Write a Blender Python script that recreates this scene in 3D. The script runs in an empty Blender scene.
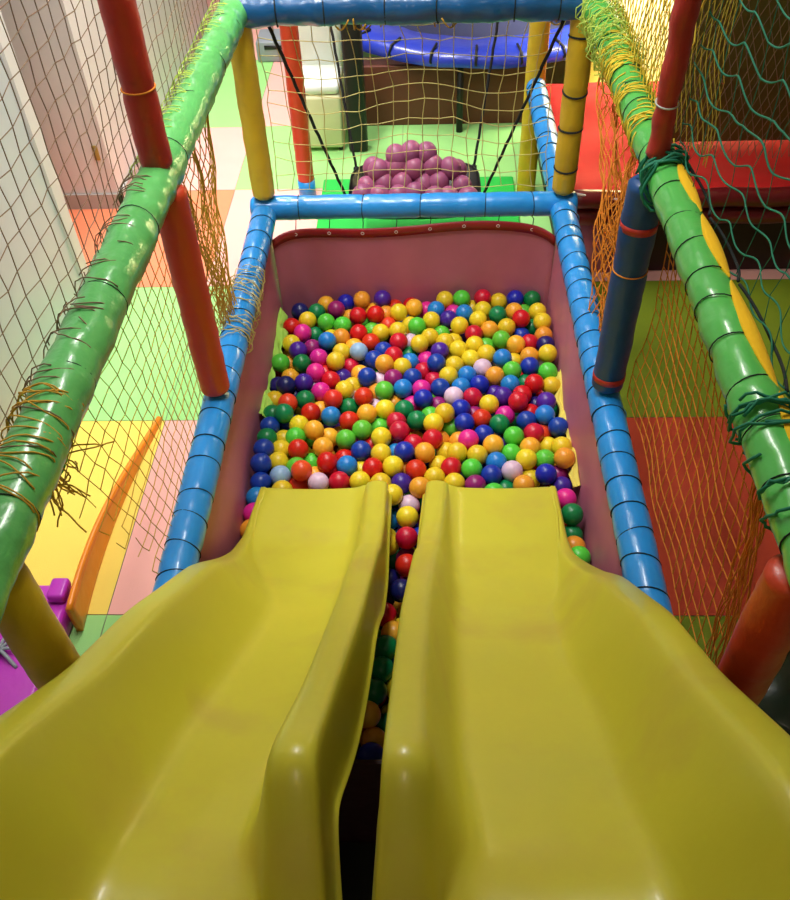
import bpy, bmesh, math, random
from mathutils import Vector, Matrix, noise
random.seed(7)
C = bpy.context.scene.collection
PI = math.pi
V = Vector

# ------------------------------------------------------------------ camera
F, PITCH, YAW, ROLL = 852.86, 0.8010, -0.0538, -0.0440
CAM = V((0.0518, 0.0, 2.4014))
fw = V((math.sin(YAW)*math.cos(PITCH), math.cos(YAW)*math.cos(PITCH), -math.sin(PITCH)))
rt = fw.cross(V((0, 0, 1))).normalized(); up = rt.cross(fw)
r2 = rt*math.cos(ROLL) + up*math.sin(ROLL); u2 = up*math.cos(ROLL) - rt*math.sin(ROLL)
cd = bpy.data.cameras.new('camera'); co = bpy.data.objects.new('camera', cd); C.objects.link(co)
m = Matrix((r2, u2, -fw)).transposed().to_4x4(); m.translation = CAM
co.matrix_world = m
cd.sensor_fit = 'VERTICAL'; cd.sensor_height = 36; cd.sensor_width = 36; cd.lens = F/900*36
cd.clip_start = 0.02; cd.clip_end = 60
bpy.context.scene.camera = co

def ray(x, y):
    return (fw + r2*((x-395)/F) - u2*((y-450)/F))
def on_z(x, y, z):
    d = ray(x, y); return CAM + d*((z-CAM.z)/d.z)
def to_px(P):
    d = V(P)-CAM; z = d.dot(fw); return 395+F*d.dot(r2)/z, 450-F*d.dot(u2)/z

# ------------------------------------------------------------------ materials
def lin(c):
    return tuple(((v/255)/12.92 if v/255 <= .04045 else ((v/255+.055)/1.055)**2.4) for v in c)
def mat(name, rgb, rough=.5, bump=0, bscale=30, var=.06, vscale=6, coat=0, spec=.5, wear=None, obj_rand=0, sss=0, bdist=.004):
    mt = bpy.data.materials.new(name); mt.use_nodes = True
    nt = mt.node_tree; N = nt.nodes; L = nt.links; b = N['Principled BSDF']
    tc = N.new('ShaderNodeTexCoord')
    no = N.new('ShaderNodeTexNoise'); no.inputs['Scale'].default_value = vscale; no.inputs['Detail'].default_value = 4
    L.new(tc.outputs['Object'], no.inputs['Vector'])
    mr = N.new('ShaderNodeMapRange'); mr.inputs['From Min'].default_value = .3; mr.inputs['From Max'].default_value = .7
    mr.inputs['To Min'].default_value = 1-var; mr.inputs['To Max'].default_value = 1+var
    L.new(no.outputs['Fac'], mr.inputs['Value'])
    hs = N.new('ShaderNodeHueSaturation'); hs.inputs['Color'].default_value = (*lin(rgb), 1)
    val = mr.outputs['Result']
    if obj_rand:
        oi = N.new('ShaderNodeObjectInfo')
        m2 = N.new('ShaderNodeMapRange'); m2.inputs['To Min'].default_value = 1-obj_rand; m2.inputs['To Max'].default_value = 1+obj_rand
        L.new(oi.outputs['Random'], m2.inputs['Value'])
        mu = N.new('ShaderNodeMath'); mu.operation = 'MULTIPLY'
        L.new(val, mu.inputs[0]); L.new(m2.outputs['Result'], mu.inputs[1]); val = mu.outputs[0]
        m3 = N.new('ShaderNodeMapRange'); m3.inputs['To Min'].default_value = .49; m3.inputs['To Max'].default_value = .51
        L.new(oi.outputs['Random'], m3.inputs['Value']); L.new(m3.outputs['Result'], hs.inputs['Hue'])
    L.new(val, hs.inputs['Value'])
    col = hs.outputs['Color']
    if wear:                                   # worn patches with a shape of their own
        wr, ws, lo, hi, amt = wear
        n2 = N.new('ShaderNodeTexNoise'); n2.inputs['Scale'].default_value = ws; n2.inputs['Detail'].default_value = 5
        L.new(tc.outputs['Object'], n2.inputs['Vector'])
        r3 = N.new('ShaderNodeMapRange'); r3.inputs['From Min'].default_value = lo; r3.inputs['From Max'].default_value = hi
        r3.inputs['To Max'].default_value = amt
        L.new(n2.outputs['Fac'], r3.inputs['Value'])
        mx = N.new('ShaderNodeMixRGB'); mx.inputs['Color2'].default_value = (*lin(wr), 1)
        L.new(r3.outputs['Result'], mx.inputs['Fac']); L.new(col, mx.inputs['Color1']); col = mx.outputs['Color']
    L.new(col, b.inputs['Base Color'])
    b.inputs['Roughness'].default_value = rough
    b.inputs['Specular IOR Level'].default_value = spec
    if coat:
        b.inputs['Coat Weight'].default_value = coat; b.inputs['Coat Roughness'].default_value = .12
    if sss:
        b.inputs['Subsurface Weight'].default_value = sss; b.inputs['Subsurface Radius'].default_value = (.02, .015, .01)
    if bump:
        n3 = N.new('ShaderNodeTexNoise'); n3.inputs['Scale'].default_value = bscale; n3.inputs['Detail'].default_value = 3
        L.new(tc.outputs['Object'], n3.inputs['Vector'])
        bp = N.new('ShaderNodeBump'); bp.inputs['Strength'].default_value = bump; bp.inputs['Distance'].default_value = bdist
        L.new(n3.outputs['Fac'], bp.inputs['Height']); L.new(bp.outputs['Normal'], b.inputs['Normal'])
    return mt

M = {}
def vinyl(k, rgb, **kw):
    a = dict(rough=.33, bump=.35, bscale=26, var=.08, coat=.35, bdist=.006); a.update(kw)
    M[k] = mat('vinyl_'+k, rgb, **a)
vinyl('blue', (30, 142, 222)); vinyl('deepblue', (10, 84, 140)); vinyl('postblue', (10, 70, 130), coat=.1, rough=.45)
vinyl('green', (84, 186, 84)); vinyl('palegreen', (92, 178, 96), bump=.6, rough=.28); vinyl('red', (182, 44, 32), coat=.1, rough=.45, wear=((120, 20, 20), 14, .58, .7, .4))
vinyl('orange', (200, 62, 28), coat=.1, rough=.45)
vinyl('yellowpost', (214, 178, 34), coat=.08, rough=.5, wear=((150, 130, 30), 9, .55, .75, .4))
vinyl('cushionred', (205, 24, 22), bscale=8, coat=0, rough=.75); vinyl('maroon', (110, 18, 24)); vinyl('pink', (190, 112, 138), coat=.05, rough=.55, bscale=9, bump=.3)
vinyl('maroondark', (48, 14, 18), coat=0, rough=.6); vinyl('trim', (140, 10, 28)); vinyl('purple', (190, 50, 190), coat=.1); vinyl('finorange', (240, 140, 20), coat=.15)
vinyl('tramp', (40, 62, 190), bscale=14, bump=.6); vinyl('olive', (92, 84, 22), coat=0, rough=.7); vinyl('darkgreen', (8, 42, 22))
M['slide'] = mat('slide_plastic', (204, 198, 56), rough=.36, var=.04, vscale=3, bump=.06, bscale=60, coat=.15, wear=((190, 165, 70), 4.0, .52, .72, .5))
M['foam'] = mat('yellow_foam', (240, 190, 20), rough=.9, bump=.4, bscale=120)
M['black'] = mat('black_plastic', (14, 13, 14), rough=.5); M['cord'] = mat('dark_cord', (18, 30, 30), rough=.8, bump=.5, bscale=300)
M['greencord'] = mat('green_net_cord', (12, 118, 88), rough=.7); M['tan'] = mat('tan_net_cord', (132, 106, 82), rough=.8)
M['ochre'] = mat('ochre_net_cord', (205, 160, 50), rough=.8); M['orangecord'] = mat('orange_net_cord', (226, 138, 36), rough=.8)
M['cream'] = mat('cream_net_cord', (206, 192, 120), rough=.8); M['yellowcord'] = mat('yellow_net_cord', (236, 205, 60), rough=.8)
M['dimyellowcord'] = mat('dim_yellow_net_cord', (170, 150, 40), rough=.8); M['limecord'] = mat('lime_net_cord', (190, 215, 95), rough=.8)
M['rope'] = mat('black_rope', (16, 15, 18), rough=.8, bump=.6, bscale=200)
M['white'] = mat('white_paint', (222, 216, 216), rough=.6, bump=.05, bscale=80, var=.02); M['greywhite'] = mat('grey_white_panel', (196, 200, 206), rough=.45, var=.03)
M['base'] = mat('grey_skirting', (176, 172, 168), rough=.5); M['cream_pad'] = mat('cream_leatherette', (214, 214, 168), rough=.5, bump=.15)
M['white_pad'] = mat('white_leatherette', (225, 232, 222), rough=.45, bump=.15); M['grey'] = mat('grey_plastic', (150, 158, 168), rough=.5)
M['lining'] = mat('pit_floor_lining', (60, 20, 26), rough=.8)
M['limecloth'] = mat('lime_cloth', (170, 220, 90), rough=.8, bump=.6, bscale=60); M['yellowcloth'] = mat('yellow_cloth', (222, 205, 90), rough=.8, bump=.6, bscale=60)
M['gmat'] = mat('bright_green_foam', (30, 190, 70), rough=.7, bump=.2, bscale=150)
M['mesh'] = mat('trampoline_mesh', (40, 44, 80), rough=.7); M['gold'] = mat('brass_plate', (170, 140, 70), rough=.4)
M['creamboard'] = mat('cream_board', (250, 238, 190), rough=.6, var=.03)
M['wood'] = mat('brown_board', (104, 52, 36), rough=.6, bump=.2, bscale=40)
M['strap'] = mat('black_strap', (20, 20, 26), rough=.6); M['pipe'] = mat('white_piping', (225, 215, 215), rough=.4)
M['clear'] = mat('bare_cable_tie', (190, 195, 190), rough=.3)

# ------------------------------------------------------------------ helpers
class MB:
    def __init__(s): s.v = []; s.f = []; s.mi = []
    def add(s, vs, fs, mi=0):
        o = len(s.v); s.v += [tuple(v) for v in vs]; s.f += [tuple(i+o for i in f) for f in fs]; s.mi += [mi]*len(fs)
    def box(s, a, b, mi=0):
        x0, y0, z0 = a; x1, y1, z1 = b
        s.add([(x0,y0,z0),(x1,y0,z0),(x1,y1,z0),(x0,y1,z0),(x0,y0,z1),(x1,y0,z1),(x1,y1,z1),(x0,y1,z1)],
              [(0,3,2,1),(4,5,6,7),(0,1,5,4),(1,2,6,5),(2,3,7,6),(3,0,4,7)], mi)
    def tube(s, pts, r, n=8, cap=True, mi=0, closed=False):
        pts = [V(p) for p in pts]; k = len(pts)
        rs = r if isinstance(r, (list, tuple)) else [r]*k
        vs = []; nrm = None
        for i, p in enumerate(pts):
            if closed: t = pts[(i+1) % k]-pts[i-1]
            else: t = pts[min(i+1, k-1)]-pts[max(i-1, 0)]
            if t.length < 1e-9: t = V((0, 0, 1))
            t.normalize()
            if nrm is None:
                a = V((0, 0, 1)) if abs(t.z) < .9 else V((1, 0, 0)); nrm = t.cross(a).normalized()
            else:
                nrm = (nrm - t*nrm.dot(t))
                nrm = nrm.normalized() if nrm.length > 1e-6 else t.orthogonal().normalized()
            b = t.cross(nrm)
            for j in range(n):
                an = 2*PI*j/n; vs.append(p + (nrm*math.cos(an)+b*math.sin(an))*rs[i])
        fs = []
        for i in range(k if closed else k-1):
            i2 = (i+1) % k
            for j in range(n):
                fs.append((i*n+j, i*n+(j+1) % n, i2*n+(j+1) % n, i2*n+j))
        if cap and not closed:
            fs.append(tuple(range(n-1, -1, -1))); fs.append(tuple((k-1)*n+j for j in range(n)))
        s.add(vs, fs, mi)
    def build(s, name, ms, parent=None, smooth=True, bevel=0, origin=None, bseg=3):
        me = bpy.data.meshes.new(name); o0 = V(origin) if origin is not None else V((0, 0, 0))
        me.from_pydata([tuple(V(v)-o0) for v in s.v], [], s.f)
        for mm in (ms if isinstance(ms, (list, tuple)) else [ms]): me.materials.append(mm)
        for p, i in zip(me.polygons, s.mi): p.material_index = i; p.use_smooth = smooth
        bm = bmesh.new(); bm.from_mesh(me); bmesh.ops.recalc_face_normals(bm, faces=bm.faces); bm.to_mesh(me); bm.free()
        ob = bpy.data.objects.new(name, me); C.objects.link(ob); ob.location = o0
        if parent is not None:
            ob.parent = parent; ob.location = o0 - parent.location
        if bevel:
            bv = ob.modifiers.new('bevel', 'BEVEL'); bv.width = bevel; bv.segments = bseg; bv.limit_method = 'ANGLE'
            bv.harden_normals = False
        return ob
def thing(name, label, cat, loc, group=None):
    o = bpy.data.objects.new(name, None); C.objects.link(o); o.location = V(loc); o.empty_display_size = .05
    return tag(o, label, cat, group)
def tag(o, label=None, cat=None, group=None, kind=None):
    for k, v in (('label', label), ('category', cat), ('group', group), ('kind', kind)):
        if v: o[k] = v
    return o

# ------------------------------------------------------------------ room shell
XT = [-4.76, -3.825, -2.89, -1.955, -1.02, -.085, .85, 1.785, 2.72, 3.655, 4.6]
YT = [-2.18, -1.245, -.31, .63, 1.565, 2.5, 3.44, 4.37, 5.15, 6.2, 7.15, 8.1]
TILE = [mat('foam_tile_green', (156, 220, 130), rough=.75, bump=.25, bscale=220, var=.03),
        mat('foam_tile_pink', (246, 182, 172), rough=.75, bump=.25, bscale=220, var=.03),
        mat('foam_tile_yellow', (246, 220, 96), rough=.75, bump=.25, bscale=220, var=.03),
        mat('foam_tile_orange', (246, 140, 100), rough=.75, bump=.25, bscale=220, var=.03),
        mat('foam_tile_shaded_red', (206, 70, 40), rough=.75, bump=.25, bscale=220, var=.03),  # pink tile with the shade put into its redder colour
        mat('foam_tile_shaded_green', (128, 150, 20), rough=.75, bump=.25, bscale=220, var=.03),  # green tile again, darkened in colour for the shaded right side
        mat('tile_joint', (150, 140, 120), rough=.9)]
# rows from the front (y .63) to the back, columns from x -2.89
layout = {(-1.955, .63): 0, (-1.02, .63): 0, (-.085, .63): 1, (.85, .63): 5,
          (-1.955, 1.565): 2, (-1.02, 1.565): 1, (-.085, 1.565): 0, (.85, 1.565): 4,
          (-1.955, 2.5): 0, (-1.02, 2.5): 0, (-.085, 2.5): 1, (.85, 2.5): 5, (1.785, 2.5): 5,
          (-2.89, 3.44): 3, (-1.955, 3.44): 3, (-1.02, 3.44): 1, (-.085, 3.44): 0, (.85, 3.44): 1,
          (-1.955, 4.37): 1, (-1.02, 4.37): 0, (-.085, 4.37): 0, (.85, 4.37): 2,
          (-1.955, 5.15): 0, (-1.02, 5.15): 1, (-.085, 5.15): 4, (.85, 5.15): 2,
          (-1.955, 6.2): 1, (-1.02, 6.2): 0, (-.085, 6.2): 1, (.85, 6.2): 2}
fb = MB()
for i in range(len(XT)-1):
    for j in range(len(YT)-1):
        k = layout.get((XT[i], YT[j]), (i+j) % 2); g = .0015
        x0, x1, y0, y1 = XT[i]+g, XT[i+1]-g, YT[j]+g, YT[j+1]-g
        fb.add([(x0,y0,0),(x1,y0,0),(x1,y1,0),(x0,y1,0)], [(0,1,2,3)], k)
fb.add([(XT[0],YT[0],-.004),(XT[-1],YT[0],-.004),(XT[-1],YT[-1],-.004),(XT[0],YT[-1],-.004)], [(0,1,2,3)], 6)
tag(fb.build('floor', TILE, smooth=False), kind='structure')
def slab(name, a, b, mt, **kw):
    q = MB(); q.box(a, b); return tag(q.build(name, mt, smooth=False, **kw), kind='structure')
slab('wall_back', (-4.76, 8.0, 0), (4.6, 8.1, 3.4), M['white'])
slab('wall_right', (4.5, -2.18, 0), (4.6, 8.0, 3.4), M['white'])
slab('wall_left', (-4.76, -2.18, 0), (-4.66, 8.0, 3.4), M['white'])
slab('wall_front', (-4.66, -2.18, 0), (4.5, -2.08, 3.4), M['white'])
slab('ceiling', (-4.76, -2.18, 3.4), (4.6, 8.1, 3.5), M['white'])
slab('wall_partition', (-1.75, -1.2, 0), (-1.52, 3.3, 2.7), M['greywhite'])
slab('trim_1', (-1.525, 3.22, 0), (-1.505, 3.305, 2.7), M['white'])
slab('wall_recess', (-3.2, 4.2, 0), (-1.62, 7.0, 3.4), M['white'])
slab('baseboard_recess', (-3.2, 4.185, 0), (-1.6, 4.199, .085), M['base'])
slab('baseboard_side', (-1.619, 4.185, 0), (-1.60, 7.0, .085), M['base'])
q = MB(); q.box((-1.69, 4.19, .28), (-1.66, 4.1995, .36)); tag(q.build('socket_plate', M['gold'], bevel=.003), 'small brass socket plate low on the white wall at far left', 'socket')

# ------------------------------------------------------------------ padded poles
def pole(name, label, p0, p1, r, mk, ties=0, tie_gap=None, tie_mat='cord', sag=0.0, wob=.0025, cat='pole', span=(.04, .98), seed=0, group=None, rope_r=.0026):
    p0, p1 = V(p0), V(p1); ax = (p1-p0); L = ax.length; ax.normalize()
    a = V((0, 0, 1)) if abs(ax.z) < .8 else V((1, 0, 0)); e1 = ax.cross(a).normalized(); e2 = ax.cross(e1)
    tp = [span[0]+(span[1]-span[0])*(i+.5)/ties for i in range(ties)] if ties else []
    rnd = random.Random(seed+len(label))
    tp = [t+rnd.uniform(-.15, .15)/max(ties, 1) for t in tp]
    root = thing(name, label, cat, p0, group)
    n = 28; k = max(int(L/.012), 8); vs = []; fs = []
    def rad(t, an):
        rr = r
        for q_ in tp:
            d = abs(t-q_)*L
            if d < .02: rr -= .0028*(1-d/.02)
        pt = p0+ax*(t*L)+(e1*math.cos(an)+e2*math.sin(an))*r
        rr += noise.noise(pt*V((14, 14, 14))[0])*wob + noise.noise(pt*38)*wob*.5
        en = min(t, 1-t)*L
        if en < .015: rr -= .012*(1-en/.015)**2
        return rr
    for i in range(k+1):
        t = i/k
        for j in range(n):
            an = 2*PI*j/n
            vs.append(p0+ax*(t*L)+(e1*math.cos(an)+e2*math.sin(an))*rad(t, an))
    for i in range(k):
        for j in range(n): fs.append((i*n+j, i*n+(j+1) % n, (i+1)*n+(j+1) % n, (i+1)*n+j))
    fs.append(tuple(range(n-1, -1, -1))); fs.append(tuple(k*n+j for j in range(n)))
    q = MB(); q.add(vs, fs); q.build('sleeve', M[mk], root)
    for t in tp:
        tl = rnd.uniform(-.012, .012); pts = []
        for j in range(20):
            an = 2*PI*j/20; pts.append(p0+ax*(t*L+tl*math.cos(an))+(e1*math.cos(an)+e2*math.sin(an))*(r-.0008))
        q = MB(); q.tube(pts, rope_r, 6, closed=True)
        an = rnd.uniform(0, 6.28); c = p0+ax*(t*L)+(e1*math.cos(an)+e2*math.sin(an))*r
        q.build('tie', M[tie_mat], root)
    return root
R = .05
pole('padded_rail', 'bright blue padded rail along the left top of the ball pit', (-.6, .72, .6), (-.6, 3.075, .6), R, 'blue', 22, seed=1, cat='rail', rope_r=.0016)
pole('padded_rail', 'bright blue padded rail along the right top of the ball pit', (.6, .72, .6), (.6, 3.075, .6), R, 'blue', 24, seed=2, cat='rail', rope_r=.0018)
pole('padded_rail', 'blue padded crossbar low behind the ball pit, below the swing net', (-.66, 3.125, .6), (.66, 3.125, .6), R*.98, 'blue', 5, seed=3, cat='rail', rope_r=.0018)
pole('padded_rail', 'dark blue padded crossbar at the top edge, high above the ball pit', (-.64, 3.125, 1.36), (.66, 3.125, 1.36), .056, 'deepblue', 6, seed=4, wob=.006, cat='rail')
pole('padded_rail', 'blue padded rail running back beside the far right yellow post', (.6, 3.175, .6), (.6, 4.24, .6), R, 'blue', 8, seed=5, cat='rail')
pole('padded_rail', 'blue padded crossbar high behind the swing', (-.6, 4.29, 1.36), (.6, 4.29, 1.36), R, 'deepblue', 0, cat='rail')
gl = pole('padded_rail', 'green padded rail on the left, wrapped in torn yarn net', (-.63, .3, 1.36), (-.605, 3.16, 1.36), .052, 'palegreen', 9, seed=6, wob=.006, cat='rail', rope_r=.0011)
gr = pole('padded_rail', 'green padded rail on the right, split open over yellow foam', (.63, .3, 1.36), (.63, 3.16, 1.36), .045, 'green', 24, seed=7, wob=.004, cat='rail', rope_r=.0014)
pole('padded_post', 'orange-red padded post on the left between blue and green rails', (-.6, 1.957, .652), (-.6, 1.957, 1.335), .046, 'orange', 0, seed=8, cat='post')
pole('padded_post', 'red padded post rising above the left green rail', (-.61, 1.957, 1.39), (-.61, 1.957, 2.7), .040, 'red', 3, tie_mat='orangecord', seed=9, cat='post', rope_r=.002)
pole('padded_post', 'red padded post rising above the right green rail', (.61, 1.957, 1.39), (.61, 1.957, 2.7), .027, 'red', 6, tie_mat='clear', seed=10, wob=.005, cat='post', rope_r=.0022)
bp = pole('padded_post', 'dark blue padded post on the right between blue and green rails', (.6, 1.957, .652), (.6, 1.957, 1.335), .047, 'postblue', 1, tie_mat='orangecord', seed=11, cat='post', rope_r=.002)
for z in (.69, 1.2):
    q = MB(); q.tube([(.6, 1.957, z), (.6, 1.957, z+.02)], .0483, 28); q.build('tape_band', M['red'], bp)
pole('padded_post', 'yellow padded post at the far left corner of the ball pit', (-.6, 3.125, .652), (-.6, 3.125, 1.33), .045, 'yellowpost', 0, cat='post')
pole('padded_post', 'yellow padded post at the far right corner, tied in dark rings', (.6, 3.125, .652), (.6, 3.125, 1.33), .045, 'yellowpost', 4, seed=13, cat='post', rope_r=.004)
pole('padded_post', 'yellow padded post standing near the camera under the left green rail', (-.635, .79, .0), (-.635, .79, 1.312), .045, 'yellowpost', 0, cat='post')
pole('padded_post', 'orange-red padded post standing near the camera under the right green rail', (.62, .79, .0), (.62, .79, 1.312), .045, 'orange', 0, cat='post')
fp = pole('padded_post', 'slim orange padded post behind the swing, left side', (-.6, 4.29, .09), (-.6, 4.29, 1.31), .045, 'orange', 0, cat='post')
q = MB(); q.tube([(-.6, 4.29, 0), (-.6, 4.29, .1)], .047, 24); q.build('foot_sleeve', M['blue'], fp)
pole('padded_post', 'yellow padded post behind the swing, right side', (.6, 4.29, 0), (.6, 4.29, 1.31), .05, 'yellowpost', 0, cat='post')
for x, y, s in ((-.6, 1.957, 'left middle'), (.6, 1.957, 'right middle'), (-.6, 3.125, 'far left'), (.6, 3.125, 'far right')):
    pole('padded_post', 'short blue padded leg below the %s joint of the pit rails' % s, (x*1.065, y, 0), (x*1.065, y, .552), .04, 'blue', 0, cat='post')

# foam showing through the split seam of the right green rail
y = 1.9
for k, (ya, yb) in enumerate(((1.93, 1.70), (1.69, 1.45), (1.44, 1.12), (1.11, .86))):
    q = MB(); n = 22; w = 8; vs = []; fs = []
    for i in range(n+1):
        t = i/n; yy = ya+(yb-ya)*t; half = .54*math.sin(PI*t)**.7+.02
        for j in range(w+1):
            an = math.radians(51) + half*(2*j/w-1)           # from +x upward
            rr = .0475 + .007*math.sin(PI*j/w)*math.sin(PI*t)
            vs.append((.63+rr*math.cos(an), yy, 1.36+rr*math.sin(an)))
    for i in range(n):
        for j in range(w): fs.append((i*(w+1)+j, i*(w+1)+j+1, (i+1)*(w+1)+j+1, (i+1)*(w+1)+j))
    q.add(vs, fs); o = q.build('foam_core', M['foam'], gr); o['label'] = 'yellow foam showing through the split sleeve'
    sm = o.modifiers.new('solid', 'SOLIDIFY'); sm.thickness = .008; sm.offset = -1
    # slack lacing cord along the seam
    q = MB(); pts = []
    for i in range(25):
        t = i/24; yy = ya+(yb-ya)*t; an = math.radians(24) - .42*math.sin(PI*t); rr = .053+.022*math.sin(PI*t)
        pts.append((.63+rr*math.cos(an), yy, 1.36+rr*math.sin(an)+.004))
    q.tube(pts, .0035, 6); lc = q.build('lacing', M['cord'], gr); lc.parent = o; lc.location = (0, 0, 0)

# yarn lashings around rails
def lashing(parent, axis_c, ya, yb, r, mk, turns, rad=.002, seed=0, name='yarn_lashing', slack=.006):
    rnd = random.Random(seed); q = MB()
    cx, cz = axis_c
    for k in range(turns):
        a0 = rnd.uniform(0, 6.28); y0 = rnd.uniform(ya, yb); y1 = y0+rnd.uniform(-.09, .09); pts = []
        sp = rnd.uniform(2.5, 6.0)
        for i in range(16):
            t = i/15; an = a0+sp*t; rr = r+.002+slack*abs(math.sin(t*7+k))*rnd.random()
            pts.append((cx+rr*math.cos(an), y0+(y1-y0)*t+.006*math.sin(t*9+k), cz+rr*math.sin(an)))
        q.tube(pts, rad, 5)
    return q.build(name, M[mk], parent)
lashing(gl, (-.63, 1.36), .85, 1.15, .053, 'ochre', 22, .0016, 1)
lashing(gl, (-.63, 1.36), .95, 1.9, .053, 'tan', 30, .0014, 2)
lashing(gl, (-.63, 1.36), 1.95, 3.1, .0525, 'limecord', 90, .0011, 3, slack=.003)
lashing(gr, (.63, 1.36), 2.1, 2.7, .046, 'yellowcord', 60, .002, 4)
lashing(gr, (.63, 1.36), 2.55, 3.14, .050, 'limecord', 60, .0019, 5, slack=.035)
lashing(gr, (.63, 1.36), .82, 1.12, .047, 'greencord', 14, .003, 6, slack=.02)
lashing(gr, (.63, 1.36), 1.9, 1.99, .047, 'greencord', 10, .004, 7, slack=.02)
bl = [o for o in bpy.data.objects if o.get('label', '').startswith('bright blue padded rail along the left')][0]
lashing(bl, (-.6, .6), 2.25, 2.62, .051, 'cream', 34, .0016, 8, slack=.02)
ub = [o for o in bpy.data.objects if o.get('label', '').startswith('dark blue padded crossbar at the top')][0]
rnd = random.Random(3)
for k in range(14):
    q = MB()
    x0 = rnd.choice([-.25, -.2, -.12, -.1, .1, .15, .5]) + rnd.uniform(-.05, .05); a0 = rnd.uniform(3, 5); pts = []
    for i in range(14):
        t = i/13; an = a0+2.6*t*rnd.uniform(.98, 1.02); pts.append((x0+.08*t*math.sin(k), 3.125+.06*math.cos(an), 1.36+.06*math.sin(an)-.01))
    q.tube(pts, .0028, 5); q.build('yarn_lashing', M['ochre'], ub)

# ------------------------------------------------------------------ nets
def net(name, label, surf, nu, nv, mk, rad, kind='diamond', sub=4, jit=.0, seed=0, keep=None, wave=0, group=None, cat='net'):
    """surf(u,v)->point with u,v in 0..1; strands cross at knots"""
    rnd = random.Random(seed); q = MB(); J = {}
    def kn(i, j):
        if (i, j) not in J: J[(i, j)] = (rnd.uniform(-jit, jit), rnd.uniform(-jit, jit))
        a, b = J[(i, j)]; return (i+a)/nu, (j+b)/nv
    def strand(seq, ph, rd=None):
        rd = rd or rad
        run = []
        def flush():
            if len(run) > 1: q.tube(run, rd, 4, cap=False)
            run.clear()
        for a in range(len(seq)-1):
            u0, v0 = kn(*seq[a]); u1, v1 = kn(*seq[a+1])
            if keep and not keep((u0+u1)/2, (v0+v1)/2): flush(); continue
            for k in range(0 if not run else 1, sub+1):
                t = k/sub; p = surf(u0+(u1-u0)*t, v0+(v1-v0)*t)
                if wave: p = p+V((.4*wave*math.sin(PI*(a+t)), 0, wave*math.sin(PI*(a+t)+seq[0][1]*.4)))*(1 if ph >= 0 else 0)
                run.append(p)
        flush()
    if kind == 'diamond':
        for s in range(-nv, nu+1):
            seq = [(s+i, i) for i in range(nv+1) if 0 <= s+i <= nu]
            if len(seq) > 1: strand(seq, s)
        for s in range(0, nu+nv+1):
            seq = [(s-i, i) for i in range(nv+1) if 0 <= s-i <= nu]
            if len(seq) > 1: strand(seq, s)
    else:
        for i in range(nu+1): strand([(i, j) for j in range(nv+1)], -1, rad*.45 if wave else None)
        for j in range(nv+1): strand([(i, j) for i in range(nu+1)], j)
    o = q.build(name, M[mk]); return tag(o, label, cat, group)
def patch(p00, p10, p11, p01, bulge=V((0, 0, 0)), nz=.01, ns=3, nd=V((1, 0, 0))):
    p00, p10, p11, p01 = map(V, (p00, p10, p11, p01))
    def f(u, v):
        p = p00*(1-u)*(1-v)+p10*u*(1-v)+p11*u*v+p01*(1-u)*v
        return p + bulge*(math.sin(PI*u)*math.sin(PI*v)) + nd*(noise.noise(p*ns)*nz)
    return f
# left upper net (tan), from the green rail upward
net('safety_net', 'thin tan climbing net above the left green rail', patch((-.68, .55, 1.36), (-.65, 1.957, 1.36), (-.65, 1.957, 2.7), (-.68, .55, 2.7), nz=.02),
    28, 27, 'tan', .0012, kind='square', jit=.12, seed=1)
net('safety_net', 'thin tan net behind the upper left red post', patch((-.65, 1.957, 1.36), (-.65, 3.2, 1.36), (-.65, 3.2, 2.6), (-.65, 1.957, 2.6), nz=.02),
    24, 24, 'tan', .0011, kind='square', jit=.12, seed=2)
# left lower net (ochre)
def left_net(u, v):
    q_ = u; y = 2.0-.72*q_*(1-.0*v)-.30*q_*v
    p = V((-.635-.02*v, y, .625+.715*v)); p.x += .015*noise.noise(p*3); return p
def left_keep(u, v):
    return u < .96+.05*math.sin(v*40)
net('safety_net', 'ochre net with a torn near end between left green and blue rails', left_net, 19, 15, 'ochre', .0013, kind='square', jit=.14, seed=3, keep=left_keep)
def gather_l(u, v):
    # wide at the green rail, gathered into a hanging bunch below
    ytop = 1.99+.75*u; ymid = 2.27+.20*u; ybot = 2.28+.14*u
    y = ybot*(1-v)**2+2*ymid*v*(1-v)+ytop*v*v
    z = .63+.71*v
    return V((-.635+.03*math.sin(u*17)*(1-v*.6)+.02*noise.noise(V((u*9, v*5, 1))), y, z+.01*math.sin(u*30)))
net('safety_net', 'yellow ochre net gathered into a hanging bunch behind the left orange post', gather_l, 22, 12, 'ochre', .0017, jit=.25, seed=4)
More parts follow.
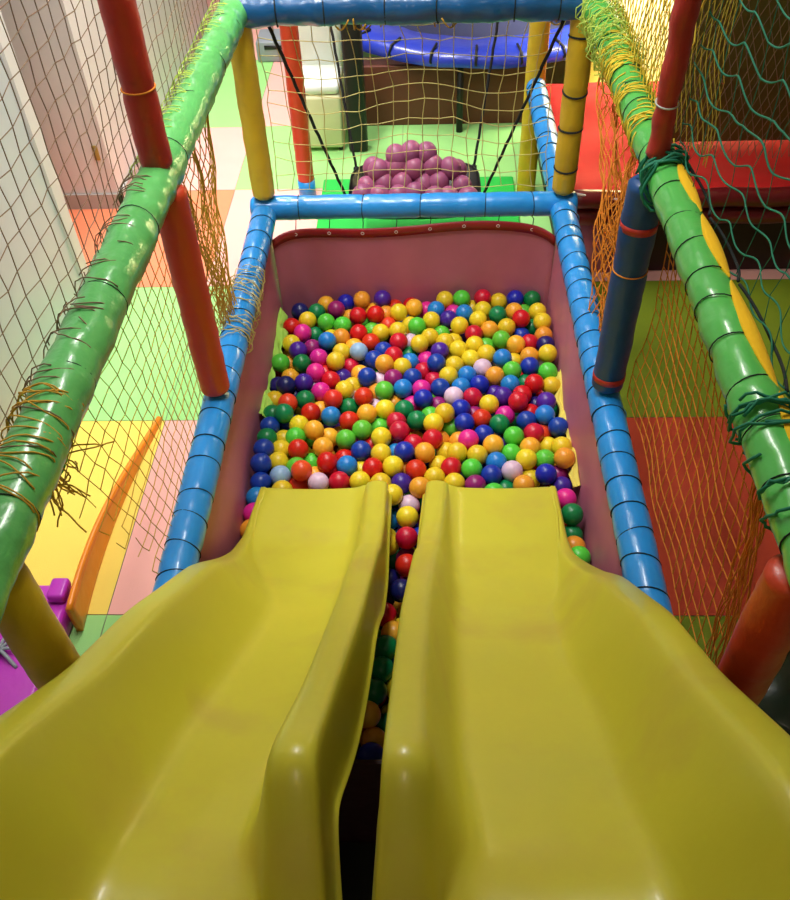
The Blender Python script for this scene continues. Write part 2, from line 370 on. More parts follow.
# right lower net (orange)
def net_r(u, v):
    # u 0 = at the mid post, 1 = near end ; near end pulls together below
    top = V((.655, 1.95-.88*u, 1.33)); bot = V((.665, 1.93-.98*u, .63-.02*u))
    p = bot*(1-v)+top*v
    tgt = V((.665, .93, .93))
    k = (u**3)*math.sin(PI*min(1, v*1.0))*.22
    p = p+(V((.665, p.y*.9+.17, p.z))-p)*k
    p.x += .02*noise.noise(p*4)+.02*math.sin(PI*v)
    return p
net('safety_net', 'orange diamond net between the right blue and green rails', net_r, 20, 15, 'orangecord', .0015, kind='square', jit=.12, seed=5)
q = MB(); rnd = random.Random(21)
for k in range(16):
    a = V((.66+rnd.uniform(-.01, .01), 1.06+rnd.uniform(-.03, .03), 1.31)); b = V((.655+rnd.uniform(-.01, .015), .90+rnd.uniform(-.05, .08), .72+rnd.uniform(-.06, .1)))
    mid = (a+b)/2+V((rnd.uniform(-.012, .012), rnd.uniform(-.03, .03), 0)); pts = []
    for i in range(15):
        t = i/14; p = a*(1-t)**2+mid*2*t*(1-t)+b*t*t; p += V((.004*math.sin(t*19+k), .006*math.sin(t*23+k*2), 0)); pts.append(p)
    q.tube(pts, .0016, 5)
tag(q.build('net_strands', M['orangecord']), 'loose bunch of orange net strands hanging below the right green rail', 'net strands')
def gather_r(u, v):
    ytop = 2.02+.95*u; ybot = 2.05+.30*u; ymid = 2.15+.35*u
    y = ybot*(1-v)**2+2*ymid*v*(1-v)+ytop*v*v; z = .62+.70*v
    return V((.64+.035*math.sin(u*19)*(1-.6*v)+.03*noise.noise(V((u*8, v*6, 4))), y, z+.015*math.sin(u*25+v*9)))
net('safety_net', 'yellow orange net gathered behind the dark blue right post', gather_r, 22, 13, 'orangecord', .0019, jit=.28, seed=6)
# right upper nets
net('safety_net', 'dark green cord net with wavy strands above the right green rail', patch((.69, .62, 1.37), (.66, 1.95, 1.37), (.70, 1.95, 2.7), (.72, .62, 2.7), nz=.04, ns=2),
    17, 22, 'greencord', .0021, kind='square', sub=10, jit=.2, seed=7, wave=.009)
net('safety_net', 'bright yellow net behind the upper right red post', patch((.655, 1.99, 1.37), (.655, 3.15, 1.37), (.66, 3.15, 2.6), (.66, 1.99, 2.6), nz=.03),
    24, 13, 'yellowcord', .0016, jit=.15, seed=8)
net('safety_net', 'thin olive net hanging in front of the dark olive panel', patch((1.02, 3.75, .46), (2.3, 3.75, .46), (2.3, 3.75, 2.3), (1.02, 3.75, 2.3), nz=.03, nd=V((0, 1, 0))),
    34, 18, 'tan', .0014, jit=.12, seed=9)
net('safety_net', 'yellow net hanging above the red bench, beside the olive panel', patch((1.0, 2.75, .95), (1.0, 3.9, .75), (1.02, 3.9, 2.5), (1.02, 2.75, 2.5), nz=.04),
    24, 16, 'dimyellowcord', .0015, jit=.15, seed=12)  # yellow net again; its dim light is put into the cord colour
# square net behind the ball pit
def sqnet(u, v):
    x = -.55+1.1*u; z = .655+.66*v-.03*math.sin(PI*u)*v
    z -= .025*math.sin(u*9)*math.sin(PI*v); x += .03*math.sin(PI*v)*math.sin(u*5)
    return V((x, 3.165+.05*math.sin(PI*v)+.02*noise.noise(V((u*4, v*3, 2))), z))
net('safety_net', 'cream square-mesh net hanging between the two blue crossbars', sqnet, 17, 10, 'cream', .0017, kind='square', jit=.12, seed=10)
# frayed ends on the left net and the green rail
q = MB(); rnd = random.Random(5)
for k in range(26):
    p = V((-.655+rnd.uniform(-.01, .01), 1.0+rnd.uniform(-.02, .10), 1.27+rnd.uniform(-.02, .03))); pts = [p.copy()]
    d = V((rnd.uniform(-.2, .2), rnd.uniform(-.2, .6), -1))
    for i in range(9):
        d += V((rnd.uniform(-.5, .5), rnd.uniform(-.5, .5), rnd.uniform(-.5, .5))); p = p+d.normalized()*rnd.uniform(.012, .02); pts.append(p.copy())
    q.tube(pts, .0017, 5)
tag(q.build('frayed_yarn', M['ochre']), 'frayed ochre yarn ends hanging from the torn left net', 'yarn')
q = MB(); pts = [V((-.665, 1.0, 1.31)), V((-.66, 1.02, 1.25)), V((-.655, 1.06, 1.22)), V((-.65, 1.1, 1.215)), V((-.65, 1.14, 1.22))]
q.tube(pts, .004, 6); tag(q.build('green_string', M['gmat']), 'short green string tied under the left green rail', 'string')

# ------------------------------------------------------------------ slides
def lerp_tab(tab, y):
    if y <= tab[0][0]: return tab[0][1]
    for (a, b), (c, d) in zip(tab, tab[1:]):
        if y <= c: return b+(d-b)*(y-a)/(c-a)
    return tab[-1][1]
def smooth_tab(tab, y, w=.045):
    return sum(lerp_tab(tab, y+w*k/4)*g for k, g in zip(range(-4, 5), (1, 2, 3, 4, 5, 4, 3, 2, 1)))/25
ZC = [(-.3, 1.235), (.34, 1.235), (.40, 1.20), (.7, .965), (1.0, .72), (1.25, .52), (1.42, .41), (1.6, .325), (1.9, .25), (2.3, .15)]
ZI = [(-.3, .75), (.2, 1.15), (.33, 1.30), (.45, 1.41), (.80, 1.115), (1.1, .865), (1.3, .69), (1.42, .56), (1.6, .43), (1.9, .285), (2.3, .13)]
ZO = [(-.3, 1.45), (.40, 1.44), (.48, 1.38), (.68, 1.195), (.9, 1.03), (1.01, .92), (1.18, .755), (1.30, .605), (1.40, .50), (1.52, .385), (1.64, .315), (1.9, .262), (2.3, .2)]
ZOL = [(y_, z_+.055*max(0, 1-abs(y_-1.27)/.45)) for y_, z_ in ZO]
def cline(y): return -.045+.030*max(0, min(1, (y-.5)/1.4))
UI = [(-.3, .026), (.3, .028), (.45, .042), (.9, .036), (1.3, .045), (1.9, .066)]
UR = [(-.3, .105), (.3, .096), (.45, .094), (.62, .086), (1.0, .090), (1.4, .105), (1.9, .130)]
def slide(side, label):
    uo = .555 if side > 0 else .492
    UO = [(-.3, uo+.02), (.5, uo), (1.3, uo-.02), (1.55, .502), (1.9, .494)]
    ys = [-.3+.02*i for i in range(111)]; ys = [y for y in ys if y <= 1.9001]
    rows = []
    for y in ys:
        c = cline(y); zc, zi, zo = smooth_tab(ZC, y, .035), smooth_tab(ZI, y, .022), smooth_tab(ZO if side > 0 else ZOL, y, .05)
        ui, ur, uo_ = smooth_tab(UI, y), smooth_tab(UR, y), smooth_tab(UO, y)
        e = max(0, min(1, (y-1.25)/.5)); rw = .062*(1-e)+.014*e             # outer rim narrows to the exit
        drop = .20+.035*math.cos(y*9.5); drop = drop*(1-.72*max(0, (y-1.2)/.7))
        hi = max(zi-zc, .02); ho = max(zo-zc, .008)
        ur2 = ur+min(.045, hi*.25)
        pr = [(ui-.014, zi-drop-.004), (ui+.002, zi-drop), (ui+.004, zi-drop*.5), (ui+.004, zi-.012), (ui+.006, zi-.003), (ui+.016, zi), ((ui+ur)/2, zi+.002), (ur-.014, zi),
              (ur-.003, zi-.005), (ur+.004, zi-.016), (ur+.55*(ur2-ur), zc+hi*.45), (ur2, zc+.02), (ur2+.025, zc+.004)]
        a, b = ur2+.025, uo_-rw-.012-ho*.42
        for k in range(1, 8):
            t = k/8; pr.append((a+(b-a)*t, zc+.004*abs(2*t-1)**3 - .004*(1-abs(2*t-1))))
        sl = ho*.42
        pr += [(b, zc+.004), (b+.012+sl*.12, zc+.09*ho+.003), (b+.012+sl*.5, zc+.45*ho), (b+.012+sl*.9, zc+.86*ho), (uo_-rw, zo-.004), (uo_-rw+.008, zo), (uo_-.008, zo-.002), (uo_-.001, zo-.010), (uo_, zo-.03), (uo_, zo-.03-drop*.5), (uo_+.002, zo-.03-drop)]
        rows.append([V((c+side*u, y, z)) for u, z in pr])
    q = MB(); n = len(rows[0]); q.add([p for r_ in rows for p in r_], [(i*n+j, i*n+j+1, (i+1)*n+j+1, (i+1)*n+j) for i in range(len(rows)-1) for j in range(n-1)])
    o = q.build('slide', M['slide']); tag(o, label, 'slide')
    so = o.modifiers.new('solid', 'SOLIDIFY'); so.thickness = .007; so.offset = -side*0 - 1
    sb = o.modifiers.new('sub', 'SUBSURF'); sb.levels = 1; sb.render_levels = 1
    return o
slide(-1, 'left yellow plastic slide running down into the ball pit')
slide(1, 'right yellow plastic slide running down into the ball pit')

# ------------------------------------------------------------------ ball pit shell
def sheet(name, label, f, nu, nv, mk, parent=None, thick=.003, cat='panel'):
    q = MB(); q.add([f(i/nu, j/nv) for i in range(nu+1) for j in range(nv+1)],
                    [(i*(nv+1)+j, (i+1)*(nv+1)+j, (i+1)*(nv+1)+j+1, i*(nv+1)+j+1) for i in range(nu) for j in range(nv)])
    o = q.build(name, M[mk], parent)
    so = o.modifiers.new('solid', 'SOLIDIFY'); so.thickness = thick
    if label: tag(o, label, cat)
    return o
def side_panel(s):
    def f(u, v):
        y = .85+2.235*u; z = .005+.575*v
        x = .583-.012*(1-v)+.008*math.sin(y*7+s)*math.sin(PI*v)+.006*noise.noise(V((y*5, z*4, s)))
        return V((s*x, y, z))
    return f
sheet('vinyl_panel', 'pink vinyl wall panel on the left side of the ball pit', side_panel(-1), 60, 16, 'pink')
sheet('vinyl_panel', 'pink vinyl wall panel on the right side of the ball pit', side_panel(1), 60, 16, 'pink')
def toplip(u): return .54-.012*math.sin(PI*u*2)-.03*abs(2*u-1)**8
bk = thing('vinyl_panel', 'pink vinyl wall panel at the back of the ball pit with red trim', 'panel', (0, 3.08, 0))
def backf(u, v):
    return V((-.575+1.15*u, 3.075+.006*math.sin(u*11)-.05*(abs(2*u-1)**14), .005+(toplip(u)-.02)*v))
sheet('sheet', None, backf, 50, 12, 'pink', bk)
def trimf(u, v):
    p = backf(u, 1); return V((p.x, p.y-.005, toplip(u)-.035+.04*v))
tri = sheet('trim', None, trimf, 50, 2, 'trim', bk, .006)
for k in range(8):
    u = .08+.12*k; p = trimf(u, .5); q = MB(); pts = [(p.x+.006*math.cos(a*PI/6), p.y-.005, p.z+.006*math.sin(a*PI/6)) for a in range(12)]
    q.tube(pts, .002, 5, closed=True); ey = q.build('eyelet', M['pipe'], bk); ey.parent = tri; ey.location = (0, 0, 0)
    q = MB(); q.tube([(p.x, p.y-.004, p.z), (p.x+.004, p.y+.01, p.z+.04), (p.x, 3.12, .552)], .002, 5); ey = q.build('cord', M['cord'], bk); ey.parent = tri; ey.location = (0, 0, 0)
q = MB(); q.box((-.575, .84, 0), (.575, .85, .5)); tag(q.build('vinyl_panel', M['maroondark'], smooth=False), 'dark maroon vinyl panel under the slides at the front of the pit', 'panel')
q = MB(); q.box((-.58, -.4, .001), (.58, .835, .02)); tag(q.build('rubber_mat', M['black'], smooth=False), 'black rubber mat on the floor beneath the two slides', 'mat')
q = MB(); q.box((-.57, .86, .001), (.57, 3.06, .012)); tag(q.build('pit_mat', M['lining'], smooth=False), 'dark lining mat beneath the coloured balls', 'mat')
def strip(x, ya, yb, w, zoff, sd):
    def f(u, v):
        y = ya+(yb-ya)*u
        return V((x-math.copysign(w*v*(.6+.4*math.sin(y*31)*math.sin(y*17+1)), x), y, .20+zoff+.010*math.sin(y*43+v*4)*math.sin(y*13)+.02*noise.noise(V((y*14, v*3, sd)))-.02*v))
    return f
sheet('cloth_edge', 'crumpled lime cloth edge between balls and left pit wall', strip(-.575, 2.3, 2.97, .055, .02, 1), 70, 6, 'limecloth', None, .002, 'cloth')
sheet('cloth_edge', 'crumpled yellow cloth edge between balls and right pit wall', strip(.575, 1.95, 2.55, .045, .015, 2), 70, 6, 'yellowcloth', None, .002, 'cloth')

# ------------------------------------------------------------------ balls
RB = .0375
COL = {'Y': ('yellow', (232, 205, 40)), 'O': ('orange', (240, 168, 48)), 'R': ('red', (205, 22, 36)), 'B': ('blue', (20, 52, 170)), 'C': ('azure', (30, 130, 205)),
       'G': ('green', (10, 128, 72)), 'L': ('lime', (92, 200, 60)), 'P': ('purple', (70, 34, 150)), 'M': ('magenta', (222, 40, 150)), 'V': ('plum', (150, 30, 110)),
       'W': ('lavender', (222, 192, 218)), 'N': ('navy', (22, 24, 100)), 'K': ('salmon', (232, 78, 40)), 'S': ('pale-blue', (150, 186, 226))}
BM = {k: mat('ball_plastic_'+n, c, rough=.34, var=.03, vscale=12, obj_rand=.10, spec=.45, sss=.12) for k, (n, c) in COL.items()}
TILES = [
 ((260, 285, 7.9), "N320,210 G440,220 Y385,285 O535,160 V610,195 B690,140 L520,305 L645,330 R255,330 M345,380 g445,385 Y250,465 V420,490 y555,405 C530,470 O640,440 Y665,530 P315,530 M465,585 R770,245 R780,380 O745,480 o700,250 n590,520 r585,520"),
 ((350, 285, 7.9), "O95,135 P255,135 r375,130 Y395,225 O500,180 m580,190 C670,200 Y755,110 R205,250 o175,180 o300,230 k295,295 l180,350 Y250,380 Y380,375 y470,310 L535,330 Y640,290 R170,475 B270,510 R385,475 w470,430 Y550,485 Y640,415 l720,380 Y745,450 P700,530 R335,565 g460,545 S65,555 m585,585 B180,580 r480,100"),
 ((440, 285, 7.9), "L175,110 R340,80 Y455,115 B580,80 G710,110 y265,150 Y345,190 G460,230 m105,220 P70,275 C205,230 Y295,275 O585,220 l660,205 R620,285 Y765,225 Y160,345 R265,375 O400,345 Y510,330 L485,440 b655,370 R725,450 Y285,480 O610,480 y110,430 Y145,510 Y365,545 C480,575 Y250,580 O705,570 l370,480"),
 ((500, 285, 7.9), "Y330,330 O365,380 N400,480 Y425,555 w340,590 g250,330"),
 ((240, 350, 7.9), "L310,110 G485,110 M605,215 M620,340 R700,235 r700,175 N240,285 N350,300 P505,275 o400,205 o395,100 Y235,400 K365,440 G500,400 R550,505 o640,460 G190,495 G310,530 B185,580 K735,400 C745,530 Y455,580 Y755,120 w580,290 n430,350"),
 ((330, 350, 7.9), "Y105,40 S220,55 r180,125 B330,90 O430,130 Y560,120 R500,50 c660,95 m745,70 p110,200 B290,225 o210,195 w400,220 V500,225 B650,215 r735,150 Y120,320 y195,300 L440,345 C600,320 M725,310 B725,395 R290,395 w235,345 o330,340 w370,430 o520,410 m610,420 G570,490 Y425,500 O280,530 g160,440 R165,540 G700,560 R540,580 l385,580"),
 ((420, 350, 7.9), "B130,125 Y275,135 Y405,80 Y520,40 W500,150 L730,170 y755,70 Y240,220 C370,195 B460,270 C320,280 O600,225 B140,305 r105,215 W255,375 R405,375 B330,465 v150,435 Y540,435 C700,285 P660,355 p580,330 M700,490 R490,550 Y195,535 l85,520 G620,575 B350,580 v430,500 l250,590 R780,470"),
 ((500, 350, 7.9), "Y230,50 B235,140 L375,180 Y435,270 g200,250 R185,330 R300,290 R205,480 P350,420 B240,560 C360,550 B450,590 n290,430"),
 ((230, 420, 7.9), "Y530,45 O650,105 G270,165 y410,135 Y400,215 L515,145 R550,265 O725,230 Y360,325 L480,360 B210,280 B230,395 B260,500 S375,450 Y405,515 K550,420 r560,490 l645,340 o660,400 W700,495 R760,360 C170,590 o760,130 n300,440 n190,340"),
 ((320, 420, 7.9), "L215,165 L330,100 R625,85 L460,55 Y495,155 B325,255 Y480,280 r195,290 R60,370 C215,370 R160,485 y315,385 Y315,480 R440,375 c590,265 B670,275 R725,170 Y590,395 P640,480 Y480,490 R755,410 O770,540 Y600,570 r415,185 o650,370"),
 ((410, 420, 7.9), "Y195,50 L325,75 R185,165 M450,170 B580,140 O120,265 y265,240 o345,180 o270,150 Y380,290 Y540,285 O675,210 L770,260 y230,310 R335,370 Y220,430 L475,390 C670,335 B640,420 Y365,485 V515,505 L650,570"),
 ((500, 420, 7.9), "L110,130 R260,115 k350,110 O250,215 y380,190 Y470,220 L360,305 Y215,325 O515,320 W100,420 B360,440 v470,430 y250,450 O180,510 g60,520 p470,500"),
 ((225, 480, 11.25), "C305,185 M240,340 O175,560 g140,660"),
 ((540, 480, 9.), "M250,220 G295,300 g330,440 o310,600 L380,680"),
 ((360, 480, 7.5), "Y270,110 w355,160 g365,195 Y355,275 R350,430 r350,640 n310,830"),
 ((340, 580, 4.5), "o240,240 G205,310 G180,420 G155,500 O135,600 o145,700 B140,790"),
]
balls = []
for (ox, oy, sc), s in TILES:
    for w in s.split():
        k = w[0]; a, b = w[1:].split(','); x, y = ox+float(a)/sc, oy+float(b)/sc
        if any((x-q_[1])**2+(y-q_[2])**2 < 6.5**2 for q_ in balls): continue
        balls.append((k.upper(), x, y, k.islower()))
P0 = []
for k, x, y, low in balls:
    p = on_z(x, y, .2); lowz = .03 if low else 0
    P0.append(on_z(x, y, .20-lowz+.012*noise.noise(p*6)))
P = [p.copy() for p in P0]
def clampP(p):
    p.x = max(-.57+RB, min(.57-RB, p.x)); p.y = max(.87+RB, min(3.065-RB, p.y)); p.z = max(RB+.013, p.z)
for it in range(120):
    D = [V((0, 0, 0)) for _ in P]
    for i in range(len(P)):
        for j in range(i+1, len(P)):
            d = P[i]-P[j]
            if abs(d.x) > 2*RB or abs(d.y) > 2*RB: continue
            l = d.length
            if l < 1.94*RB:
                if l < 1e-5: d = V((0, 0, 1)); l = 1
                ps = d/l*((1.94*RB-d.length)*.5)
                D[i] += ps*.7; D[j] -= ps*.7
    for i in range(len(P)):
        P[i] += D[i]+(P0[i]-P[i])*(.10 if it < 90 else .02)
        if P0[i].y < 2.0:
            P[i].z = min(P[i].z, .20)
        clampP(P[i])
# extra balls below and in the gaps
fill = []
def free(p, lst, dmin):
    return all((p-q_).length_squared >= dmin*dmin for q_ in lst)
rnd = random.Random(11); keys = list('YYYOORRRBBCGGLLPMVN')
for zz, tries in ((.165, 3000), (.115, 4200), (.06, 2500)):
    for _ in range(tries):
        p = V((rnd.uniform(-.535, .535), rnd.uniform(.91, 3.025), zz+rnd.uniform(-.012, .012)))
        if free(p, P, RB*1.86) and free(p, fill, RB*1.9): fill.append(p)
fillk = [rnd.choice(keys) for _ in fill]
# base ball mesh: a hollow play ball with a faint moulding seam
def ball_bm(kk):
    me = bpy.data.meshes.new('pit_ball'); bm = bmesh.new()
    bmesh.ops.create_uvsphere(bm, u_segments=28, v_segments=18, radius=RB)
    for v in bm.verts:
        if abs(v.co.z) < RB*.06: v.co *= 1.012
    for f in bm.faces: f.smooth = True
    bm.to_mesh(me); bm.free(); me.materials.append(BM[kk]); return me
BME = {k: ball_bm(k) for k in COL}
n_ind = min(300, len(P)); pxs = [to_px(p) for p in P]; names = [COL[b[0]][0] for b in balls]
order = sorted(range(len(P)), key=lambda i: (balls[i][3], (P[i]-CAM).length))[:n_ind]
def nb(i, dx, dy):
    best = None
    for j in range(len(P)):
        if j == i: continue
        ex, ey = pxs[j][0]-pxs[i][0], pxs[j][1]-pxs[i][1]
        al = ex*dx+ey*dy; pe = abs(ex*dy-ey*dx)
        if al > 4 and pe < al*.8:
            if best is None or al+pe < best[0]: best = (al+pe, j)
    return names[best[1]] if best and best[0] < 42 else None
def zone(i):
    x, y = P[i].x, P[i].y
    if y < 1.8: return 'between the slides' if abs(x+.03) < .2 else ('beside the left slide' if x < 0 else 'beside the right slide')
    d = 'back' if y > 2.68 else ('middle' if y > 2.28 else 'front')
    s = 'left' if x < -.33 else ('centre-left' if x < 0 else ('centre-right' if x < .33 else 'right'))
    return 'at %s %s' % (d, s)
def lab(i, lvl):
    ns = [('left', -1, 0), ('right', 1, 0), ('behind', 0, -1), ('in front', 0, 1)][:2+lvl]
    bits = [(nb(i, dx, dy), w) for w, dx, dy in ns]
    bits = ['%s %s' % (c, w) for c, w in bits if c]
    z = zone(i)
    return '%s ball %s, %s' % (names[i], z, ', '.join(bits))
L1 = {i: lab(i, 0) for i in order}
for lvl in (1, 2):
    cnt = {}
    for i in order: cnt[L1[i]] = cnt.get(L1[i], 0)+1
    for i in order:
        if cnt[L1[i]] > 1: L1[i] = lab(i, lvl)
cnt = {}
for i in order: cnt.setdefault(L1[i], []).append(i)
for t, ii in cnt.items():
    if len(ii) > 1:
        ii.sort(key=lambda i: pxs[i][1])
        for i, w in zip(ii, ('farther', 'nearer', 'nearest')): L1[i] = w+' '+t
for i in order:
    o = bpy.data.objects.new('pit_ball', BME[balls[i][0]]); C.objects.link(o); o.location = P[i]
    o.rotation_euler = (rnd.uniform(0, 6), rnd.uniform(0, 6), 0)
    tag(o, L1[i], 'ball', 'coloured balls on top of the ball pit')
rest = [(P[i], balls[i][0]) for i in range(len(P)) if i not in set(order)]+list(zip(fill, fillk))
q = MB(); kl = list(COL); sv = []; sf = []
bm = bmesh.new(); bmesh.ops.create_uvsphere(bm, u_segments=18, v_segments=12, radius=RB); bm.verts.index_update()
sv = [v.co.copy() for v in bm.verts]; sf = [tuple(v.index for v in f.verts) for f in bm.faces]; bm.free()
for p, k in rest: q.add([v+p for v in sv], sf, kl.index(k))
o = q.build('pit_balls', [BM[k] for k in kl]); tag(o, 'lower layer of mixed coloured balls filling the ball pit', 'balls', None, 'stuff')

# ------------------------------------------------------------------ hanging tray swing with purple balls
sw = thing('hanging_tray', 'black hanging tray swing on four black ropes behind the net', 'swing', (0, 3.75, .29))
q = MB()
def rr_loop(hx, hy, z, n=40, e=4):
    out = []
    for i in range(n):
        a = 2*PI*i/n; c, s = math.cos(a), math.sin(a)
        out.append(V((hx*math.copysign(abs(c)**(2/e), c), 3.75+hy*math.copysign(abs(s)**(2/e), s), z)))
    return out
loops = [rr_loop(.25, .17, .28), rr_loop(.29, .21, .29), rr_loop(.31, .23, .35), rr_loop(.315, .235, .352), rr_loop(.30, .22, .345), rr_loop(.28, .20, .30)]
n = 40; q.add([p for l in loops for p in l], [(i*n+j, i*n+(j+1) % n, (i+1)*n+(j+1) % n, (i+1)*n+j) for i in range(5) for j in range(n)]+[tuple(range(n)), tuple(5*n+j for j in range(n-1, -1, -1))])
q.build('tray', M['black'], sw)
for a, b in (((-.49, 3.11, 1.31), (-.295, 3.56, .345)), ((.53, 3.11, 1.31), (.295, 3.56, .345)), ((-.44, 4.27, 1.33), (-.29, 3.93, .345)), ((.45, 4.27, 1.33), (.29, 3.93, .345))):
    a, b = V(a), V(b); q = MB(); q.tube([a+(b-a)*(i/30)+V((.0015*math.sin(i*2), 0, .0015*math.cos(i*2))) for i in range(31)], .0065, 8); rp = q.build('rope', M['rope'], sw)
    q = MB(); q.tube([b+V((0, 0, .012)), b+V((0, 0, .004)), b+V((0, 0, -.012)), b+V((0, 0, -.02))], [.006, .015, .015, .006], 10); kn_ = q.build('knot', M['rope'], rp); kn_.location = (0, 0, 0)
PM = mat('purple_ball_plastic', (150, 80, 116), rough=.42, var=.05, vscale=10, obj_rand=.12, spec=.4, sss=.1)
me = bpy.data.meshes.new('purple_ball'); bm = bmesh.new(); bmesh.ops.create_uvsphere(bm, u_segments=26, v_segments=16, radius=.050)
for v in bm.verts: v.co.z *= 1.12
for f in bm.faces: f.smooth = True
bm.to_mesh(me); bm.free(); me.materials.append(PM)
ordn = ['leftmost', 'second from left', 'third from left', 'fourth from left', 'fifth from left', 'sixth from left', 'rightmost']
heaps = [('front row', 3.60, .372, [-.235, -.155, -.075, .005, .085, .165, .24], 0),
         ('middle row', 3.68, .385, [-.215, -.135, -.05, .035, .12, .215], .0),
         ('upper row', 3.72, .445, [-.17, -.09, -.005, .08, .17], 0),
         ('back row', 3.82, .39, [-.2, -.1, .0, .1, .2], 0),
         ('top row', 3.75, .51, [-.09, -.015, .06], 0)]
for nm, y, z, xs, dz in heaps:
    for k, x in enumerate(xs):
        o = bpy.data.objects.new('purple_ball', me); C.objects.link(o)
        o.location = (x+rnd.uniform(-.008, .008), y+rnd.uniform(-.01, .01), z+rnd.uniform(-.01, .014))
        o.rotation_euler = (rnd.uniform(-.6, .6), rnd.uniform(-.6, .6), rnd.uniform(0, 6))
        w = 'rightmost' if k == len(xs)-1 else ordn[k]
        tag(o, 'purple ball in the hanging tray, %s of the %s' % (w, nm), 'ball', 'purple balls heaped in the hanging tray')
q = MB(); q.box((-.52, 3.25, .001), (.54, 4.42, .03)); tag(q.build('foam_mat', M['gmat'], bevel=.01), 'bright green foam mat on the floor under the swing', 'mat')

# ------------------------------------------------------------------ things behind
tr = thing('trampoline', 'round trampoline with shiny blue edge pad at the back', 'trampoline', (.42, 6.05, 0))
TC = V((.42, 6.05, 0))
q = MB(); n = 72; prof = [(1.08, .40), (1.09, .44), (1.05, .475), (.95, .475), (.79, .465), (.77, .45)]
vs = [];
for i in range(n):
    a = 2*PI*i/n
    for r_, z in prof:
        zz = z+.01*noise.noise(V((math.cos(a)*6, math.sin(a)*6, r_*9))); vs.append(TC+V((r_*math.cos(a), r_*math.sin(a), zz)))
k = len(prof); q.add(vs, [(i*k+j, ((i+1) % n)*k+j, ((i+1) % n)*k+j+1, i*k+j+1) for i in range(n) for j in range(k-1)]); q.build('edge_pad', M['tramp'], tr)
q = MB(); q.add([TC+V((.78*math.cos(2*PI*i/n), .78*math.sin(2*PI*i/n), .452)) for i in range(n)], [tuple(range(n))]); q.build('jumping_mat', M['mesh'], tr)
q = MB(); q.tube([TC+V((1.04*math.cos(2*PI*i/n), 1.04*math.sin(2*PI*i/n), .41)) for i in range(n)], .02, 8, closed=True); q.build('frame_ring', M['grey'], tr)
for i in range(6):
    a = 2*PI*(i+.35)/6; c = TC+V((1.03*math.cos(a), 1.03*math.sin(a), 0)); q = MB(); q.tube([c+V((0, 0, .0)), c+V((0, 0, .41))], .02, 10); q.build('leg', M['black'], tr)
for i in range(26):
    a = 2*PI*(i+.2)/26; q = MB(); d = V((math.cos(a), math.sin(a), 0))
    q.tube([TC+d*1.06+V((0, 0, .40)), TC+d*1.096+V((0, 0, .43)), TC+d*1.07+V((0, 0, .474)), TC+d*.97+V((0, 0, .485))], .008, 6); q.build('strap', M['strap'], tr)
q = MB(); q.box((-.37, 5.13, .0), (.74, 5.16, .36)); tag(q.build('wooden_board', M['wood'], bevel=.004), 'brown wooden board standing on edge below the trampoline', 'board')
q = MB(); q.box((-.40, 4.78, 0), (-.29, 4.88, .80)); o = q.build('padded_bollard', M['black'], bevel=.02); tag(o, 'black upright padded block beside the cream chair', 'post')
ch = thing('armchair', 'small cream and white padded chair behind the orange post', 'chair', (-.56, 5.0, 0))
q = MB(); q.box((-.69, 4.80, .02), (-.43, 5.3, .33)); q.build('seat_base', M['cream_pad'], ch, bevel=.02)
q = MB(); q.box((-.685, 4.81, .331), (-.435, 5.12, .39)); q.build('seat_cushion', M['white_pad'], ch, bevel=.025)
q = MB(); q.box((-.69, 5.10, .331), (-.43, 5.3, .80)); q.build('backrest', M['white_pad'], ch, bevel=.04)
for x in (-.67, -.45):
    for y in (4.83, 5.27):
        q = MB(); q.tube([(x, y, 0), (x, y, .03)], .012, 10); q.build('foot', M['black'], ch)
bx = thing('storage_box', 'pale grey storage box with a dark handle slot on far floor', 'box', (-1.02, 6.25, 0))
q = MB(); q.box((-1.13, 6.15, 0), (-.88, 6.4, .14)); q.build('body', M['grey'], bx, bevel=.012)
q = MB(); q.box((-1.07, 6.143, .09), (-.93, 6.151, .115)); q.build('handle_slot', M['black'], bx)

# red padded bench on the right
be = thing('soft_bench', 'large red padded bench with roll edges beyond the right rail', 'bench', (1.6, 4.2, 0))
q = MB(); q.box((.70, 3.52, 0), (3.0, 4.88, .30)); q.build('base', M['maroondark'], be, bevel=.01)  # shade on the front face is put into the dark maroon colour
q = MB(); q.box((.70, 3.512, .005), (.98, 3.519, .28)); q.build('lit_face_strip', M['pink'], be)  # lit end of the same front face, painted as a pink strip
nx, ny = 40, 24
def topf(u, v):
    return V((.70+2.3*u, 3.52+1.36*v, .345+.03*(1-abs(2*v-1)**4)+.012*math.sin(v*PI*6)+.006*noise.noise(V((u*9, v*9, 1)))))
sheet('seat_pad', None, topf, nx, ny, 'cushionred', be, .045)
for y, z in ((3.50, .315), (3.49, .405)):
    q = MB(); q.tube([(.69+.066*i, y, z+.004*math.sin(i*1.3)) for i in range(36)], .043, 20); q.build('roll_edge', M['maroon'], be)
q = MB(); q.tube([(.72+.02*i, 3.46+.01*math.sin(i*.4), .452-.03*math.sin(PI*i/14)) for i in range(15)], .006, 8); o = q.build('white_piping', M['pipe'], be)
q = MB(); q.box((1.20, 3.98, .42), (3.0, 4.06, 2.4)); tag(q.build('padded_partition', M['olive'], bevel=.02), 'tall dark olive panel standing on the red bench at right', 'panel')
q = MB(); q.tube([(1.02, 1.14, 0), (1.02, 1.14, .02), (1.02, 1.14, .34), (1.02, 1.14, .36)], [.15, .16, .16, .15], 40); tag(q.build('padded_drum', M['darkgreen']), 'dark green padded drum on the floor at lower right', 'drum')

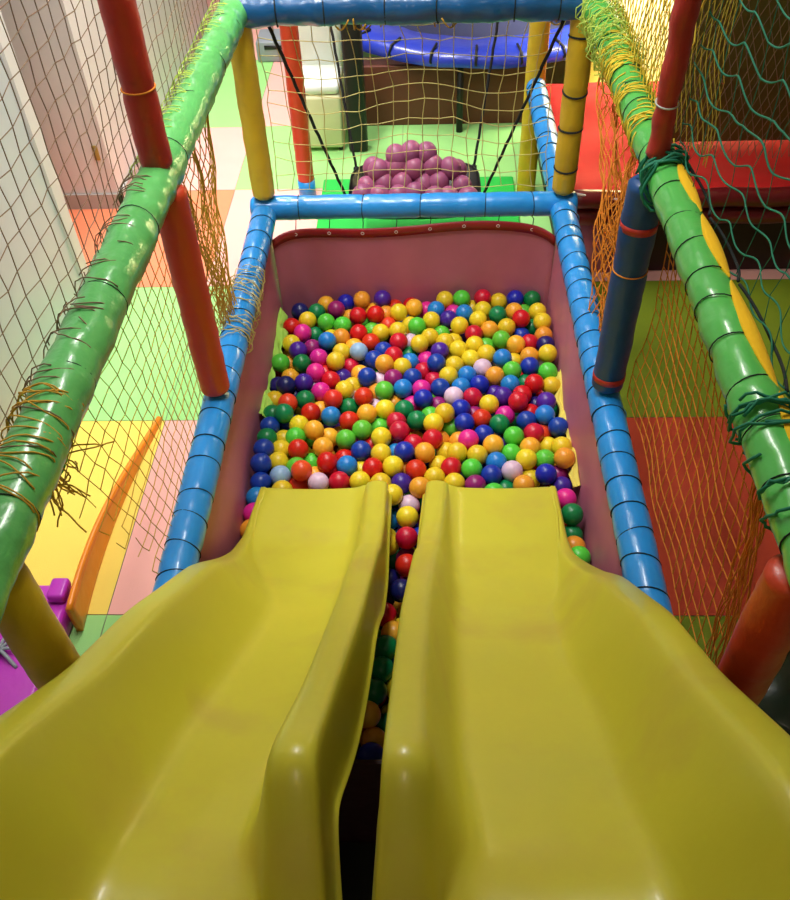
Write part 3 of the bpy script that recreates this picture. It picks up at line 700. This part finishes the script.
q = MB(); q.box((1.0, 5.32, 0), (2.3, 5.38, 1.7)); tag(q.build('glow_board', M['creamboard'], bevel=.01), 'added cream board that gives the bright glow behind the red bench', 'board')  # board added to give a bright glow beyond the yellow net
# toys at lower left
def finf(u, v):
    y = 2.5-1.0*u; h = .012+.11*math.sin(u*PI*.5)**1.3
    x = -1.055-.055*math.sin(PI*u*.75)-.01*u
    return V((x, y, .001+h*v))
fn = thing('toy_barrier', 'curved orange plastic barrier standing on the yellow mat', 'barrier', (-1.08, 2.0, 0))
sheet('panel', None, finf, 40, 8, 'finorange', fn, .022)
q = MB(); q.tube([finf(i/30, 1)+V((.011, 0, .0)) for i in range(31)], .0118, 10); q.build('top_edge', M['finorange'], fn)
tb = thing('toy_steps', 'purple plastic toy base behind the near left yellow post', 'toy', (-1.3, 1.35, 0))
q = MB(); q.box((-1.50, .85, 0), (-1.12, 1.62, .10)); q.build('step', M['purple'], tb, bevel=.015)
q = MB(); q.box((-1.18, 1.54, .10), (-1.12, 1.62, .14)); q.build('corner_block', M['purple'], tb, bevel=.012)
q = MB(); rnd = random.Random(9)
for k in range(9):
    a = V((-1.275, 1.365, .108)); an = k*.7; pts = [a+V((math.cos(an)*.011*i, math.sin(an)*.011*i, .012*math.sin(i*.5))) for i in range(9)]; q.tube(pts, .006, 6)
tag(q.build('tassel', M['grey']), 'grey plastic tassel lying on the purple toy base', 'tassel')

# ------------------------------------------------------------------ light
def area(name, loc, tgt, sx, sy, power, col=(1, .97, .92), spread=180):
    l = bpy.data.lights.new(name, 'AREA'); l.shape = 'RECTANGLE'; l.size = sx; l.size_y = sy; l.energy = power; l.spread = math.radians(spread); l.color = col
    o = bpy.data.objects.new(name, l); C.objects.link(o); o.location = loc
    o.rotation_euler = (V(tgt)-V(loc)).to_track_quat('-Z', 'Y').to_euler(); return o
area('ceiling_lamp', (-1.2, 5.6, 3.35), (-1.2, 5.6, 0), .3, 1.2, 40, spread=120)
area('ceiling_lamp', (-.75, 3.9, 3.35), (-.75, 3.9, 0), .3, 1.2, 33, spread=95)
area('ceiling_lamp', (-1.05, 2.1, 3.35), (-1.15, 2.8, 0), .3, 1.0, 12, spread=90)
area('ceiling_lamp', (-.1, 2.4, 3.35), (-.1, 2.2, 0), .3, 1.2, 33, spread=140)
area('ceiling_lamp', (.0, -.9, 3.3), (.0, .4, 1), .3, 1.0, 9, (1, .84, .62))
area('board_glow_lamp', (1.4, 4.95, 2.0), (1.4, 5.4, 1.15), .2, .4, 60, (1, .93, .70), spread=80)  # unseen lamp added to make the cream board glow
w = bpy.data.worlds.new('world'); bpy.context.scene.world = w; w.use_nodes = True
w.node_tree.nodes['Background'].inputs[0].default_value = (.9, .95, 1, 1); w.node_tree.nodes['Background'].inputs[1].default_value = .28
vs_ = bpy.context.scene.view_settings
vs_.view_transform = 'Standard'; vs_.look = 'None'; vs_.gamma = 1; vs_.exposure = 0; vs_.use_curve_mapping = False
